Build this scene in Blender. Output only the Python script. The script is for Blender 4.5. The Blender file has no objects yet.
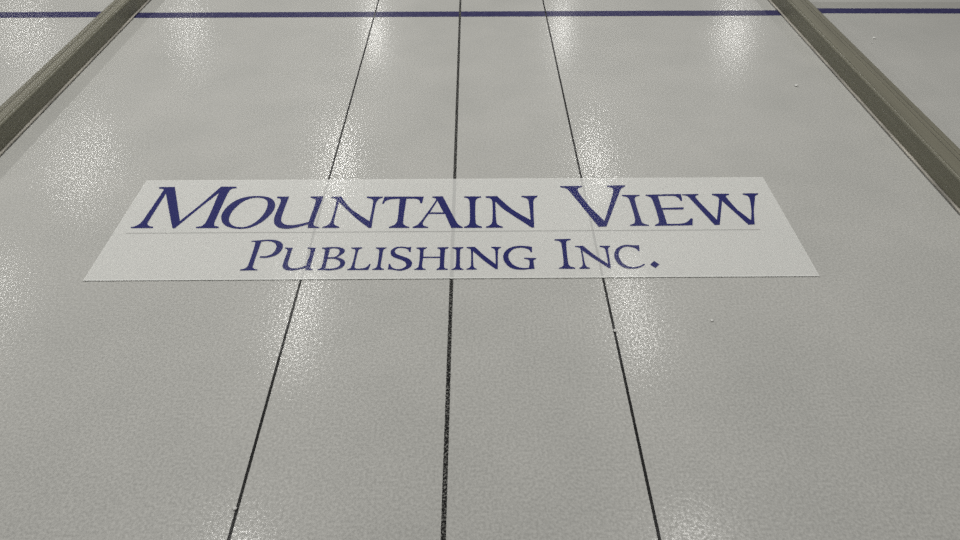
import bpy, bmesh, math, random
from mathutils import Vector, Matrix
random.seed(7)
scene = bpy.context.scene
COL = scene.collection

# ------------------------------------------------------------------ camera
FOCAL = 680.0                     # focal length in pixels of a 960 wide frame
TILT = math.atan(602.0 / FOCAL)   # degrees below the horizon
CT, ST = math.cos(TILT), math.sin(TILT)
CAM_H = 1.845 * CT                # height over the ice (m)
YAW = 9.0 / (FOCAL / CT)
cam_data = bpy.data.cameras.new('camera')
cam_data.sensor_width = 36.0
cam_data.sensor_fit = 'HORIZONTAL'
cam_data.lens = 36.0 * FOCAL / 960.0
cam_data.clip_start = 0.02
cam = bpy.data.objects.new('camera', cam_data)
COL.objects.link(cam)
cam.location = (0, 0, CAM_H)
cam.rotation_euler = (math.pi / 2 - TILT, 0, -YAW)
scene.camera = cam


def ground(px, py, z=0.0):
    """Where a sight line of the survey photograph meets the level z."""
    a, b = (px - 480.0) / FOCAL, (py - 270.0) / FOCAL
    x, y, dz = a, CT - b * ST, -ST - b * CT
    x, y = x * math.cos(YAW) + y * math.sin(YAW), -x * math.sin(YAW) + y * math.cos(YAW)
    t = (z - CAM_H) / dz
    return Vector((x * t, y * t, z))


# ------------------------------------------------------------------ materials
def nodes(name):
    m = bpy.data.materials.new(name)
    m.use_nodes = True
    nt = m.node_tree
    b = nt.nodes['Principled BSDF']
    return m, nt, b


def nd(nt, kind, **inp):
    n = nt.nodes.new(kind)
    for k, v in inp.items():
        n.inputs[k.replace('_', ' ')].default_value = v
    return n


def coords(nt):
    return nt.nodes.new('ShaderNodeNewGeometry').outputs['Position']


def pebble_bump(nt, b, strength=1.0, amount=1.0, stretch=(1, 1, 1), film=0.4):
    """Fine sprayed pebble over a slow unevenness of the ice."""
    pos = coords(nt)
    mp = nd(nt, 'ShaderNodeMapping')
    mp.inputs['Scale'].default_value = stretch
    nt.links.new(pos, mp.inputs['Vector'])
    fine = nd(nt, 'ShaderNodeTexNoise', Scale=150.0, Detail=1.0, Roughness=0.5)
    nt.links.new(mp.outputs[0], fine.inputs['Vector'])
    mid = nd(nt, 'ShaderNodeTexNoise', Scale=85.0, Detail=0.0, Roughness=0.5)
    nt.links.new(mp.outputs[0], mid.inputs['Vector'])
    b1 = nd(nt, 'ShaderNodeBump', Strength=strength, Distance=0.00019 * amount)
    b2 = nd(nt, 'ShaderNodeBump', Strength=strength, Distance=0.00012 * amount)
    nt.links.new(mid.outputs['Fac'], b1.inputs['Height'])
    nt.links.new(fine.outputs['Fac'], b2.inputs['Height'])
    nt.links.new(b1.outputs['Normal'], b2.inputs['Normal'])
    nt.links.new(b2.outputs['Normal'], b.inputs['Normal'])
    nt.links.new(b2.outputs['Normal'], b.inputs['Coat Normal'])
    # the clear water-ice film over everything
    b.inputs['Coat Weight'].default_value = film
    b.inputs['Coat Roughness'].default_value = 0.155
    b.inputs['Coat IOR'].default_value = 1.31
    return fine, mid


def ramp_mix(nt, fac_out, c0, c1, lo, hi, target):
    r = nt.nodes.new('ShaderNodeValToRGB')
    r.color_ramp.elements[0].position = lo
    r.color_ramp.elements[0].color = (*c0, 1)
    r.color_ramp.elements[1].position = hi
    r.color_ramp.elements[1].color = (*c1, 1)
    nt.links.new(fac_out, r.inputs['Fac'])
    nt.links.new(r.outputs['Color'], target)
    return r


def ice_material():
    m, nt, b = nodes('pebbled_ice')
    fine, mid = pebble_bump(nt, b)
    slow = nd(nt, 'ShaderNodeTexNoise', Scale=3.2, Detail=4.0, Roughness=0.6)
    nt.links.new(coords(nt), slow.inputs['Vector'])
    r = ramp_mix(nt, slow.outputs['Fac'], (0.415, 0.418, 0.397), (0.46, 0.46, 0.437), 0.3, 0.7, b.inputs['Base Color'])
    # fine frosty grain in the colour of the paint below
    mx = nt.nodes.new('ShaderNodeMix'); mx.data_type = 'RGBA'; mx.blend_type = 'MULTIPLY'
    mx.inputs['Factor'].default_value = 1.0
    g = nt.nodes.new('ShaderNodeMapRange')
    g.inputs['From Min'].default_value = 0.3; g.inputs['From Max'].default_value = 0.7
    g.inputs['To Min'].default_value = 0.86; g.inputs['To Max'].default_value = 1.14
    nt.links.new(fine.outputs['Fac'], g.inputs['Value'])
    nt.links.new(r.outputs['Color'], mx.inputs['A'])
    nt.links.new(g.outputs['Result'], mx.inputs['B'])
    nt.links.new(mx.outputs['Result'], b.inputs['Base Color'])
    # the film is broken up: wet on the pebble tops, frosted between them
    fm = nt.nodes.new('ShaderNodeMapRange')
    fm.inputs['From Min'].default_value = 0.36; fm.inputs['From Max'].default_value = 0.66
    fm.inputs['To Min'].default_value = 0.05; fm.inputs['To Max'].default_value = 0.76
    nt.links.new(fine.outputs['Fac'], fm.inputs['Value'])
    nt.links.new(fm.outputs['Result'], b.inputs['Coat Weight'])
    b.inputs['Roughness'].default_value = 0.42
    b.inputs['IOR'].default_value = 1.25
    return m


def line_material(name, dark, frost, lo, hi, scale=260.0):
    m, nt, b = nodes(name)
    pebble_bump(nt, b, film=0.1)
    n = nd(nt, 'ShaderNodeTexNoise', Scale=scale, Detail=3.0, Roughness=0.65)
    nt.links.new(coords(nt), n.inputs['Vector'])
    ramp_mix(nt, n.outputs['Fac'], dark, frost, lo, hi, b.inputs['Base Color'])
    b.inputs['Roughness'].default_value = 0.42
    b.inputs['IOR'].default_value = 1.2
    return m


def vinyl_material(name, colour, alpha, rough=0.42, amount=0.8, film=0.3):
    m, nt, b = nodes(name)
    pebble_bump(nt, b, amount=amount, film=film)
    b.inputs['Base Color'].default_value = (*colour, 1)
    b.inputs['Roughness'].default_value = rough
    b.inputs['IOR'].default_value = 1.2
    b.inputs['Alpha'].default_value = alpha
    return m


def board_material():
    m, nt, b = nodes('olive_painted_board')
    mp = nd(nt, 'ShaderNodeMapping'); mp.inputs['Scale'].default_value = (90, 1.4, 90)
    nt.links.new(coords(nt), mp.inputs['Vector'])
    n = nd(nt, 'ShaderNodeTexNoise', Scale=1.0, Detail=4.0, Roughness=0.6)
    nt.links.new(mp.outputs[0], n.inputs['Vector'])
    ramp_mix(nt, n.outputs['Fac'], (0.125, 0.122, 0.087), (0.165, 0.16, 0.118), 0.3, 0.7, b.inputs['Base Color'])
    bp = nd(nt, 'ShaderNodeBump', Strength=0.25, Distance=0.0006)
    nt.links.new(n.outputs['Fac'], bp.inputs['Height'])
    nt.links.new(bp.outputs['Normal'], b.inputs['Normal'])
    b.inputs['Roughness'].default_value = 0.45
    return m


def plain(name, colour, rough=0.5, var=0.15, scale=(60, 3, 60)):
    m, nt, b = nodes(name)
    mp = nd(nt, 'ShaderNodeMapping'); mp.inputs['Scale'].default_value = scale
    nt.links.new(coords(nt), mp.inputs['Vector'])
    n = nd(nt, 'ShaderNodeTexNoise', Scale=1.0, Detail=3.0)
    nt.links.new(mp.outputs[0], n.inputs['Vector'])
    ramp_mix(nt, n.outputs['Fac'], tuple(c * (1 - var) for c in colour), tuple(c * (1 + var) for c in colour),
             0.3, 0.7, b.inputs['Base Color'])
    b.inputs['Roughness'].default_value = rough
    return m


M_ICE = ice_material()
M_BLACK = line_material('black_yarn_under_ice', (0.006, 0.006, 0.006), (0.24, 0.24, 0.225), 0.49, 0.66, 190.0)
M_BLACK_THIN = line_material('black_thread_under_ice', (0.006, 0.006, 0.006), (0.09, 0.09, 0.085), 0.58, 0.75)
M_BLUE = line_material('blue_paint_under_ice', (0.024, 0.022, 0.085), (0.05, 0.048, 0.125), 0.35, 0.7, 40.0)
M_GREY = line_material('grey_paint_under_ice', (0.34, 0.34, 0.32), (0.37, 0.37, 0.35), 0.35, 0.7, 40.0)
M_VINYL = vinyl_material('white_translucent_vinyl', (0.92, 0.93, 0.905), 0.52)
M_INK = vinyl_material('navy_vinyl_print', (0.017, 0.019, 0.125), 1.0, film=0.15)
M_SEAM = vinyl_material('grey_seam_line', (0.36, 0.365, 0.35), 1.0, 0.4)  # plain grey of the seam strip itself
M_BOARD = board_material()
M_CAP = plain('worn_olive_board_top', (0.17, 0.164, 0.124), 0.5, 0.14, (70, 1.2, 70))
M_GROOVE = plain('dark_groove_line', (0.045, 0.042, 0.03), 0.8)
M_STRIP = plain('pale_edge_strip', (0.40, 0.38, 0.335), 0.35, 0.45, (40, 5, 40))
M_GAP_SHADE = plain('brown_gap_shade', (0.05, 0.04, 0.03), 0.8)  # dark colour stands in for shade in the foot gap
M_CHIP = plain('snowy_ice_chip', (0.66, 0.66, 0.64), 0.5, 0.05)


# ------------------------------------------------------------------ helpers
def link(name, bm, mat, parent=None, smooth=False):
    me = bpy.data.meshes.new(name)
    bmesh.ops.recalc_face_normals(bm, faces=bm.faces)
    bm.to_mesh(me); bm.free()
    if smooth:
        for p in me.polygons:
            p.use_smooth = True
    me.materials.append(mat)
    o = bpy.data.objects.new(name, me)
    COL.objects.link(o)
    if parent is not None:
        o.parent = parent
        o.matrix_parent_inverse = parent.matrix_world.inverted()
    return o


def tag(o, label, cat, group=None):
    o['label'] = label
    o['category'] = cat
    if group:
        o['group'] = group
    return o


def slab(corners, z0, z1):
    """A thin slab over a plan outline."""
    bm = bmesh.new()
    lo = [bm.verts.new((p[0], p[1], z0)) for p in corners]
    hi = [bm.verts.new((p[0], p[1], z1)) for p in corners]
    n = len(corners)
    bm.faces.new(hi)
    bm.faces.new(lo[::-1])
    for i in range(n):
        bm.faces.new((lo[i], lo[(i + 1) % n], hi[(i + 1) % n], hi[i]))
    return bm


def extrude_profile(profile, y0, y1, steps=1):
    """A closed x-z profile run along y."""
    bm = bmesh.new()
    rings = []
    for k in range(steps + 1):
        y = y0 + (y1 - y0) * k / steps
        rings.append([bm.verts.new((x, y, z)) for x, z in profile])
    n = len(profile)
    for a, b in zip(rings, rings[1:]):
        for i in range(n):
            bm.faces.new((a[i], a[(i + 1) % n], b[(i + 1) % n], b[i]))
    bm.faces.new(rings[0][::-1])
    bm.faces.new(rings[-1])
    return bm


# ------------------------------------------------------------------ ice
bm = slab([(-14, -4), (14, -4), (14, 32), (-14, 32)], -0.05, 0.0)
floor = link('floor', bm, M_ICE)
floor['kind'] = 'structure'
floor['label'] = 'pale grey pebbled ice of the curling sheets'

XC = -0.071        # middle of the sheet
Y0, Y1 = -1.5, 16.0
GROUP_L = 'thin black lines beside the centre line'


def ribbon(name, x, half, mat, z):
    return link(name, slab([(x - half, Y0), (x + half, Y0), (x + half, Y1), (x - half, Y1)], 0.0, z), mat)


o = ribbon('centre_line', XC, 0.0055, M_BLACK, 0.0006)
tag(o, 'thick speckled black line down the middle of the ice sheet', 'line')
o = ribbon('guide_line', XC - 0.454, 0.0035, M_BLACK_THIN, 0.0006)
tag(o, 'thin black line on the ice left of the thick centre line', 'line', GROUP_L)
o = ribbon('guide_line', XC + 0.458, 0.0035, M_BLACK_THIN, 0.0006)
tag(o, 'thin black line on the ice right of the thick centre line', 'line', GROUP_L)

LX, RX = -1.79, 1.637           # inner feet of the two dividers
GROUP_B = 'blue lines across the ice sheets'


def cross(name, xa, ya, xb, yb, half, mat, z=0.0004):
    return link(name, slab([(xa, ya - half), (xb, yb - half), (xb, yb + half), (xa, ya + half)], 0.0, z), mat)


o = cross('cross_line', LX - 0.006, 3.619, RX + 0.006, 3.619, 0.037, M_BLUE)
tag(o, 'dark blue line across the middle sheet between the two dividers', 'line', GROUP_B)
o = cross('cross_line', -6.0, 3.612, LX - 0.075, 3.634, 0.040, M_BLUE)
tag(o, 'dark blue line on the neighbouring ice left of the left divider', 'line', GROUP_B)
o = cross('cross_line', RX + 0.10, 3.648, 6.2, 3.59, 0.036, M_BLUE)
tag(o, 'dark blue line on the neighbouring ice right of the right divider', 'line', GROUP_B)
o = cross('grey_band', RX + 0.10, 3.734, 6.2, 3.676, 0.044, M_GREY, 0.0003)
tag(o, 'faint grey band just behind the blue line right of the right divider', 'band')


# ------------------------------------------------------------------ dividers
def divider(side, x, width, label, grooves):
    """A long low board; x is its inner foot, side -1 runs outward to the left."""
    H = 0.091
    ya, yb = -1.5, 16.0
    s = side
    r = bpy.data.objects.new('lane_divider', None)
    COL.objects.link(r)
    r.location = (x + s * width / 2, 4.0, 0)
    bpy.context.view_layer.update()
    tag(r, label, 'divider', 'dividers between the ice sheets')
    rim = 0.009
    # body with rounded shoulders
    prof = [(x + s * 0.003, 0.007), (x + s * 0.0015, H - rim)]
    for k in range(1, 6):
        a = k / 6 * math.pi / 2
        prof.append((x + s * (0.0015 + rim * (1 - math.cos(a))), H - rim + rim * math.sin(a) - 0.002))
    prof.append((x + s * 0.012, H - 0.002))
    prof.append((x + s * (width - 0.010), H - 0.002))
    for k in range(1, 6):
        a = math.pi / 2 - k / 6 * math.pi / 2
        prof.append((x + s * (width - rim + rim * math.cos(a)), H - rim + rim * math.sin(a) - 0.002))
    prof.append((x + s * width, H - rim))
    prof.append((x + s * width, 0.007))
    link('body', extrude_profile(prof, ya, yb, 12), M_BOARD, r)
    # top boards laid side by side, small gaps between them
    edges = [0.010] + grooves + [width - 0.009]
    for a, b in zip(edges, edges[1:]):
        g = 0.0012
        p = [(x + s * (a + g), H - 0.004), (x + s * (a + g), H - 0.0008), (x + s * (a + g + 0.001), H),
             (x + s * (b - g - 0.001), H), (x + s * (b - g), H - 0.0008), (x + s * (b - g), H - 0.004)]
        link('top_slat', extrude_profile(p, ya, yb, 8), M_CAP, r)
    bm = bmesh.new()
    for a in grooves:
        tmp = extrude_profile([(x + s * (a - 0.0013), H - 0.004), (x + s * (a - 0.0013), H - 0.0014),
                               (x + s * (a + 0.0013), H - 0.0014), (x + s * (a + 0.0013), H - 0.004)], ya, yb)
        me = bpy.data.meshes.new('groove'); tmp.to_mesh(me); tmp.free()
        bm.from_mesh(me); bpy.data.meshes.remove(me)
    link('groove_filler', bm, M_GROOVE, r)
    # pale strip along the foot and a dark strip painting the shadow gap under it
    p = [(x + s * 0.006, 0.0045), (x - s * 0.003, 0.0045), (x - s * 0.0035, 0.009), (x - s * 0.001, 0.0125), (x + s * 0.006, 0.0135)]
    link('edge_strip', extrude_profile(p, ya, yb, 40), M_STRIP, r)
    p = [(x + s * 0.002, 0.0), (x + s * 0.002, 0.0075), (x + s * (width - 0.003), 0.0075), (x + s * (width - 0.003), 0.0)]
    link('gap_shade', extrude_profile(p, ya, yb), M_GAP_SHADE, r)
    return r


divider(-1, LX, 0.082, 'olive grey low divider board along the left side of the middle sheet', [0.050])
divider(1, RX, 0.112, 'olive grey low divider board along the right side of the middle sheet', [0.062, 0.082])

# ------------------------------------------------------------------ banner
Z_B = 0.0016
corner = [(-1.1790, 1.5210), (1.0445, 1.5200), (1.0445, 2.0555), (-1.1790, 2.0565)]
bm = slab(corner, 0.0009, Z_B)
# a single sheet of film with turned-down edges: its underside is open to the ice
bmesh.ops.delete(bm, geom=[f for f in bm.faces if all(v.co.z < 0.001 for v in f.verts)], context='FACES_ONLY')
bm.normal_update()
banner = link('sponsor_banner', bm, M_VINYL)
tag(banner, 'white rectangular vinyl banner with navy lettering lying in the ice', 'banner')
seam = link('seam', slab([(-1.138, 1.7495), (0.937, 1.7485), (0.937, 1.7510), (-1.138, 1.7520)], Z_B - 0.0002, Z_B + 0.0002), M_SEAM, banner)
seam['label'] = 'thin grey seam between the two rows of lettering'
# heat-welded front hem, slightly thicker than the sheet
hem = link('hem', slab([(-1.179, 1.5205), (1.0445, 1.5195), (1.0445, 1.5255), (-1.179, 1.5265)], Z_B - 0.0002, Z_B + 0.0007),
           vinyl_material('white_hem_vinyl', (0.66, 0.67, 0.65), 1.0), banner)

# Each glyph: origin of its survey tile, then outlines; (x, y, 1) is a smooth point.
K = 785.0 / 80.0
ROW_TOP = [
 # M
 (130, 180, [[(8,462),(45,455,1),(95,430,1),(135,385,1),(320,115),(330,97,1),(322,88),(285,84),(285,70),(440,68),(490,402),(687,245),(895,65),(1047,66),(1047,80),(1000,88,1),(965,122,1),(827,420),(830,448,1),(870,457),(870,473),(650,473),(650,460),(705,450,1),(750,405,1),(872,127),(687,272),(445,470),(430,476,1),(415,470),(352,135),(182,405),(172,432,1),(190,452,1),(225,458),(225,473),(8,473)]]),
 # O
 (200, 180, [[(208,370,1),(222,420,1),(265,455,1),(330,475,1),(405,480,1),(475,472,1),(545,447,1),(610,412,1),(670,362,1),(718,305,1),(737,255,1),(730,215,1),(700,182,1),(640,163,1),(560,157,1),(480,162,1),(410,178,1),(340,208,1),(280,250,1),(235,300,1),(212,340,1)],
             [(284,385,1),(298,425,1),(335,452,1),(395,463,1),(450,458,1),(510,435,1),(570,393,1),(620,340,1),(652,285,1),(664,235,1),(655,203,1),(630,185,1),(590,176,1),(540,175,1),(480,187,1),(420,215,1),(360,262,1),(310,320,1)]]),
 # U
 (270, 180, [[(70,163),(190,163),(180,182,1),(150,260,1),(112,370,1),(113,405,1),(135,430,1),(190,443,1),(280,435,1),(380,410),(450,205,1),(438,187,1),(398,176),(400,163),(523,160),(516,185,1),(428,425,1),(438,450,1),(485,462),(485,472),(368,472),(375,435),(280,462,1),(220,474,1),(160,480,1),(105,474,1),(65,455,1),(40,420,1),(42,375,1),(60,320,1),(105,212,1),(100,187,1),(68,176)]]),
 # N
 (340, 180, [[(-86,164),(12,162),(100,275,1),(190,340,1),(290,405),(325,215,1),(315,190,1),(262,175),(262,163),(420,163),(420,173),(375,193,1),(350,240,1),(308,470),(282,472),(150,370,1),(60,285,1),(-10,217),(-58,400,1),(-55,435,1),(-8,460),(-8,471),(-175,471),(-172,460),(-118,440,1),(-87,400,1),(-34,205,1),(-45,186,1),(-86,176)]]),
 # T
 (340, 180, [[(438,163),(822,163),(806,228),(786,228),(780,202,1),(745,186,1),(652,185),(620,410,1),(632,442,1),(680,460),(680,471),(480,471),(480,460),(532,440,1),(562,400,1),(585,185),(500,190,1),(450,207,1),(427,235),(412,232),(424,200,1)]]),
 # A
 (410, 180, [[(218,162),(322,160),(450,400,1),(478,440,1),(520,462),(515,471),(405,471),(343,334),(185,334),(128,415,1),(132,445,1),(178,460),(178,471),(25,471),(28,460),(75,437,1),(115,395),(252,203,1),(253,183,1),(218,173)],
             [(268,205),(328,318),(197,318)]]),
 # I
 (410, 180, [[(530,161),(698,161),(698,172),(655,186,1),(643,220,1),(643,400,1),(655,438,1),(705,458),(705,470),(530,470),(530,460),(572,442,1),(586,410,1),(584,220,1),(572,186,1),(530,172)]]),
 # N
 (470, 180, [[(152,160),(265,158),(400,276,1),(500,340,1),(595,392),(575,212,1),(558,183,1),(505,168),(505,157),(662,155),(660,167),(632,185,1),(622,220,1),(630,467),(605,467),(400,335,1),(320,280,1),(248,212),(258,400,1),(273,438,1),(322,458),(322,469),(157,469),(157,458),(200,440,1),(219,400,1),(219,215,1),(205,186,1),(152,172)]]),
]
ROW_TOP_B = [
 # V
 (555, 180, [[(50,60),(265,58),(262,70),(225,84,1),(225,110,1),(340,262),(485,402),(560,160,1),(570,100,1),(560,79,1),(510,68),(512,55),(690,51),(685,65),(652,84,1),(635,115,1),(505,458),(428,460),(140,110,1),(108,84,1),(52,72)]]),
 # I
 (620, 180, [[(18,147),(192,146),(192,157),(153,166,1),(146,195,1),(205,390,1),(228,425,1),(283,440),(283,450),(98,451),(98,440),(138,425,1),(147,385,1),(95,205,1),(72,172,1),(20,158)]]),
 # E
 (620, 180, [[(250,145),(598,137),(610,205),(594,206),(575,178,1),(530,158,1),(372,158),(408,275),(612,268),(623,270,1),(625,283,1),(612,290),(418,292),(462,430),(600,428,1),(655,412,1),(695,375),(715,380),(712,445),(342,451),(345,439),(376,424,1),(381,395,1),(320,202,1),(295,169,1),(252,155)]]),
 # W
 (680, 180, [[(20,140),(180,137),(178,148),(152,161,1),(165,187,1),(260,287),(362,390),(382,195,1),(370,168,1),(312,147),(315,135),(482,135),(480,147),(452,156,1),(456,172,1),(560,290),(697,395),(700,300,1),(684,190,1),(668,160,1),(615,143),(615,132),(768,130),(765,142),(740,156,1),(735,185,1),(724,300),(733,437),(672,440),(412,205),(390,440),(340,442),(110,195,1),(70,158,1),(22,150)]]),
]
ROW_LOW = [
 # P
 (235, 230, [[(160,107),(215,104),(265,99),(330,95,1),(400,100,1),(455,122,1),(471,158,1),(450,208,1),(405,246,1),(350,266,1),(290,275,1),(240,271),(247,258),(310,255,1),(370,228,1),(404,178,1),(400,140,1),(365,116,1),(310,109,1),(258,116),(175,358,1),(182,378,1),(220,388),(220,397),(48,398),(50,388),(97,377,1),(127,348,1),(200,127,1),(190,117,1),(162,117)]]),
 # U
 (235, 230, [[(490,172),(570,175),(558,200,1),(520,325,1),(526,358,1),(560,376,1),(620,372,1),(697,350),(742,205,1),(735,189,1),(713,183),(713,172),(793,175),(785,200,1),(740,360,1),(745,380,1),(762,385),(762,394),(688,396),(693,374),(620,390,1),(550,399,1),(495,390,1),(467,362,1),(474,320,1),(515,207,1),(510,189,1),(490,183)]]),
 # B
 (300, 230, [[(215,174),(300,168,1),(380,169,1),(428,183,1),(440,203,1),(425,230,1),(365,268),(415,284,1),(442,315,1),(428,355,1),(375,385,1),(290,397,1),(230,394),(170,394),(172,385),(208,368,1),(246,202,1),(240,189,1),(218,184)],
             [(294,186),(335,180,1),(378,190,1),(388,212,1),(375,240,1),(345,262,1),(274,268)],
             [(270,282),(335,284,1),(382,302,1),(395,332,1),(375,360,1),(320,378,1),(248,378)]]),
 # L
 (300, 230, [[(502,172),(612,170),(610,180),(582,190,1),(568,215,1),(536,360,1),(548,377,1),(600,378,1),(650,365,1),(682,332),(693,335),(670,393),(462,394),(465,384),(498,371,1),(544,207,1),(535,189,1),(504,182)]]),
 # I
 (370, 230, [[(58,172),(165,170),(162,180),(137,190,1),(128,212,1),(105,353,1),(111,373,1),(137,382),(137,392),(20,392),(22,383),(57,371,1),(71,345,1),(90,212,1),(85,191,1),(60,182)]]),
 # S
 (370, 230, [[(405,165),(398,216),(385,216),(370,190,1),(325,178,1),(280,178,1),(246,200,1),(255,232,1),(320,258,1),(385,285,1),(412,320,1),(398,362,1),(345,391,1),(280,400,1),(220,390,1),(174,388),(185,330),(198,335),(215,365,1),(262,384,1),(320,376,1),(355,348,1),(345,315,1),(300,292,1),(230,266,1),(203,235,1),(208,200,1),(250,171,1),(310,163,1),(375,170,1)]]),
 # H
 (370, 230, [[(455,172),(558,170),(556,180),(530,191,1),(525,210),(524,262),(686,262),(689,208,1),(685,190,1),(660,180),(662,170),(770,168),(766,179),(741,190,1),(736,212,1),(727,350,1),(734,373,1),(764,382),(764,391),(652,392),(652,383),(677,371,1),(684,350,1),(686,275),(521,275),(512,350,1),(518,373,1),(546,382),(546,392),(432,392),(435,383),(466,371,1),(479,345,1),(490,212,1),(482,191,1),(457,182)]]),
 # I
 (430, 230, [[(218,170),(328,168),(326,178),(301,189,1),(296,212,1),(294,350,1),(300,371,1),(328,382),(328,391),(210,392),(212,383),(241,371,1),(252,350,1),(257,212,1),(250,191,1),(220,180)]]),
 # N
 (430, 230, [[(358,168),(440,165),(530,248,1),(645,335),(640,212,1),(630,187,1),(600,176),(602,165),(698,167),(695,177),(673,188,1),(667,212,1),(665,385),(645,385),(530,302,1),(422,208),(425,340,1),(432,367,1),(460,380),(458,389),(355,390),(358,381),(391,367,1),(402,340,1),(402,207,1),(395,189,1),(360,178)]]),
 # G
 (490, 230, [[(412,165),(412,218),(399,219),(385,196,1),(340,179,1),(285,175,1),(220,195,1),(182,245,1),(195,303,1),(240,348,1),(310,371,1),(380,371),(388,330,1),(384,300,1),(370,289,1),(332,282),(335,273),(455,275),(452,284),(430,296,1),(428,322,1),(438,381),(380,385,1),(300,390,1),(220,378,1),(158,335,1),(129,270,1),(146,215,1),(195,175,1),(270,157,1),(350,158,1)]]),
]
ROW_LOW_B = [
 # I
 (550, 230, [[(45,91),(203,87),(203,98),(167,109,1),(159,135,1),(180,330,1),(200,356,1),(247,370),(247,381),(85,381),(88,371),(121,359,1),(133,330,1),(112,140,1),(95,113,1),(45,102)]]),
 # N
 (550, 230, [[(245,157),(325,155),(440,248,1),(570,332),(545,202,1),(530,177,1),(487,166),(488,155),(590,154),(588,165),(573,176,1),(572,200,1),(598,375),(580,376),(440,287,1),(317,203),(345,335,1),(360,359,1),(392,371),(390,381),(288,381),(288,371),(312,359,1),(322,335,1),(302,202,1),(290,176,1),(247,166)]]),
 # C
 (600, 230, [[(383,149),(388,206),(375,210),(360,187,1),(310,169,1),(255,165,1),(205,188,1),(183,240,1),(205,300,1),(250,344,1),(320,364,1),(385,354,1),(432,331),(443,338),(400,365,1),(330,380,1),(245,373,1),(182,335,1),(141,265,1),(151,200,1),(195,161,1),(260,145,1),(330,150,1)]]),
 # full stop
 (600, 230, [[(491,340),(530,304),(584,338),(545,374)]]),
]


def smooth_outline(pts, n=5):
    out = []
    N = len(pts)
    for i in range(N):
        p1, p2 = pts[i], pts[(i + 1) % N]
        s1, s2 = len(p1) > 2, len(p2) > 2
        out.append((p1[0], p1[1]))
        if not (s1 or s2):
            continue
        p0 = pts[i - 1] if s1 else p1
        p3 = pts[(i + 2) % N] if s2 else p2
        d = math.hypot(p2[0] - p1[0], p2[1] - p1[1])

        def tangent(a, b, here_smooth, other):
            if not here_smooth:
                return ((p2[0] - p1[0]), (p2[1] - p1[1]))
            tx, ty = b[0] - a[0], b[1] - a[1]
            L = math.hypot(tx, ty) or 1.0
            return (tx / L * d, ty / L * d)
        t1 = tangent(p0, p2, s1, p2)
        t2 = tangent(p1, p3, s2, p1)
        for k in range(1, n):
            t = k / n
            h00 = 2 * t**3 - 3 * t**2 + 1; h10 = t**3 - 2 * t**2 + t
            h01 = -2 * t**3 + 3 * t**2; h11 = t**3 - t**2
            out.append((h00 * p1[0] + h10 * t1[0] + h01 * p2[0] + h11 * t2[0],
                        h00 * p1[1] + h10 * t1[1] + h01 * p2[1] + h11 * t2[1]))
    return out


def glyph(entry, parent):
    ox, oy, loops = entry
    cu = bpy.data.curves.new('glyph', 'CURVE')
    cu.dimensions = '2D'
    cu.fill_mode = 'BOTH'
    cu.extrude = 0.00025
    for loop in loops:
        pts = [ground(ox + x / K, oy + y / K, Z_B) for x, y in smooth_outline(loop)]
        sp = cu.splines.new('POLY')
        sp.points.add(len(pts) - 1)
        for q, p in zip(sp.points, pts):
            q.co = (p.x, p.y, 0, 1)
        sp.use_cyclic_u = True
    tmp = bpy.data.objects.new('glyph', cu)
    COL.objects.link(tmp)
    dg = bpy.context.evaluated_depsgraph_get()
    me = bpy.data.meshes.new_from_object(tmp.evaluated_get(dg))
    bpy.data.objects.remove(tmp)
    bpy.data.curves.remove(cu)
    bm = bmesh.new(); bm.from_mesh(me); bpy.data.meshes.remove(me)
    bmesh.ops.remove_doubles(bm, verts=bm.verts, dist=1e-6)
    for v in bm.verts:
        v.co.z += Z_B + 0.00015
    # origin in the middle of the letter
    c = sum((v.co for v in bm.verts), Vector()) / len(bm.verts)
    c.z = Z_B
    for v in bm.verts:
        v.co -= c
    o = link('letter', bm, M_INK)
    o.location = c
    o.parent = parent
    o.matrix_parent_inverse = parent.matrix_world.inverted()
    return o


WORDS = [(ROW_TOP, 'first navy word of the upper row'), (ROW_TOP_B, 'second navy word of the upper row'),
         (ROW_LOW, 'first navy word of the lower row'), (ROW_LOW_B, 'short last navy word of the lower row')]
for glyphs, lab in WORDS:
    e = bpy.data.objects.new('word', None)
    COL.objects.link(e)
    p = ground(glyphs[0][0] + 20, glyphs[0][1] + 45, Z_B)
    e.location = p
    e.parent = banner
    e['label'] = lab
    bpy.context.view_layer.update()
    for g in glyphs:
        glyph(g, e)

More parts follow.
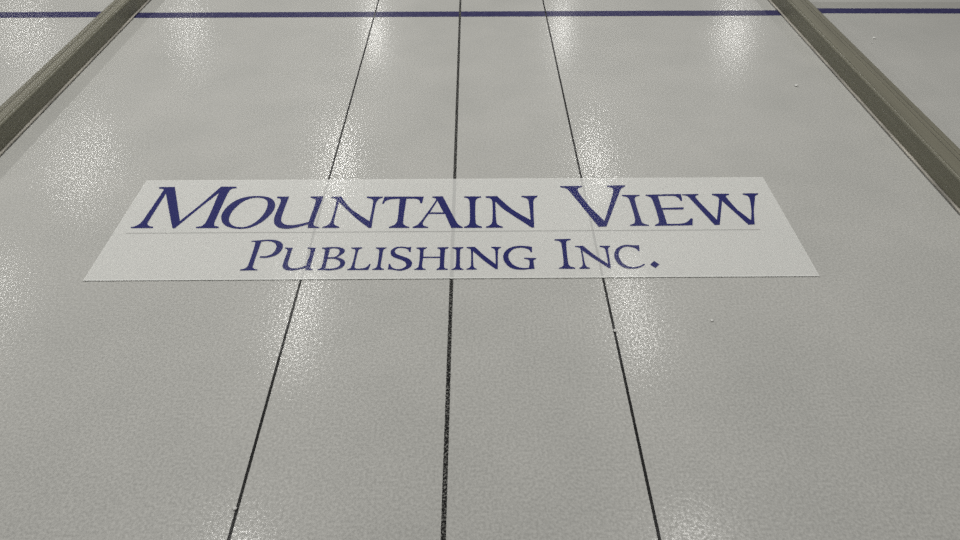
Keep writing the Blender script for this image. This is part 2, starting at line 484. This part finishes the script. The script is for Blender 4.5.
# ------------------------------------------------------------------ crumbs of ice
CHIPS = [(796, 86, 0.0085, 'white ice chip on the middle sheet near the right divider'),
         (874, 38.5, 0.0075, 'white ice chip on the ice right of the right divider, farther one'),
         (872, 43, 0.0045, 'tiny ice crumb right of the right divider, just before a larger chip'),
         (615, 331, 0.0055, 'white ice chip on the thin right line in front of the banner'),
         (712, 321, 0.0045, 'white ice chip on bare ice in front of the banner, right half'),
         (235, 509, 0.0050, 'white ice crumb on the thin left line near the bottom')]
for px, py, r, lab in CHIPS:
    bm = bmesh.new()
    bmesh.ops.create_icosphere(bm, subdivisions=2, radius=r)
    for v in bm.verts:
        v.co *= random.uniform(0.75, 1.15)
        v.co.z *= 0.45
    lo = min(v.co.z for v in bm.verts)
    for v in bm.verts:
        v.co.z -= lo
    o = link('ice_chip', bm, M_CHIP)
    o.location = ground(px, py, 0.0005 if 'line' in lab else 0.0)
    tag(o, lab, 'ice chip', 'loose chips of ice')

# ------------------------------------------------------------------ hall lamps
H_LAMP = 4.0


def lamp(x, y, watts, length=1.6, width=0.22, colour=(1.0, 0.985, 0.95)):
    d = bpy.data.lights.new('ceiling_tube_lamp', 'AREA')
    d.shape = 'RECTANGLE'
    d.size = width
    d.size_y = length
    d.energy = watts
    d.color = colour
    o = bpy.data.objects.new('ceiling_tube_lamp', d)
    COL.objects.link(o)
    o.location = (x, y, H_LAMP)


P = 50.0
for y, k in ((2.0, 1.5), (5.4, 1.0), (8.4, 0.85), (13.2, 0.75)):
    lamp(-1.95, y, P * k)
    lamp(1.75, y, P * 0.88 * k)
    lamp(-5.6, y, P * 0.68 * min(k, 1.0))
lamp(5.1, 13.0, P * 0.8)
lamp(-8.8, 13.2, P * 0.55)

w = bpy.data.worlds.new('hall_air')
scene.world = w
w.use_nodes = True
nt = w.node_tree
bg = nt.nodes['Background']
# added background gradient, dimmer to the right so the ice darkens there
tc = nt.nodes.new('ShaderNodeTexCoord')
sx = nt.nodes.new('ShaderNodeSeparateXYZ')
nt.links.new(tc.outputs['Generated'], sx.inputs[0])
mr = nt.nodes.new('ShaderNodeMapRange')
mr.inputs['From Min'].default_value = -0.8; mr.inputs['From Max'].default_value = 0.8
mr.inputs['To Min'].default_value = 0.16; mr.inputs['To Max'].default_value = 0.05
nt.links.new(sx.outputs['X'], mr.inputs['Value'])
bg.inputs['Color'].default_value = (1.0, 0.97, 0.93, 1)
nt.links.new(mr.outputs['Result'], bg.inputs['Strength'])

scene.view_settings.view_transform = 'Standard'
scene.view_settings.look = 'None'
scene.view_settings.gamma = 1.0
scene.view_settings.exposure = -0.08
scene.view_settings.use_curve_mapping = False
scene.cycles.use_denoising = False
scene.cycles.use_adaptive_sampling = False
scene.cycles.caustics_reflective = False
scene.cycles.sample_clamp_indirect = 2.0
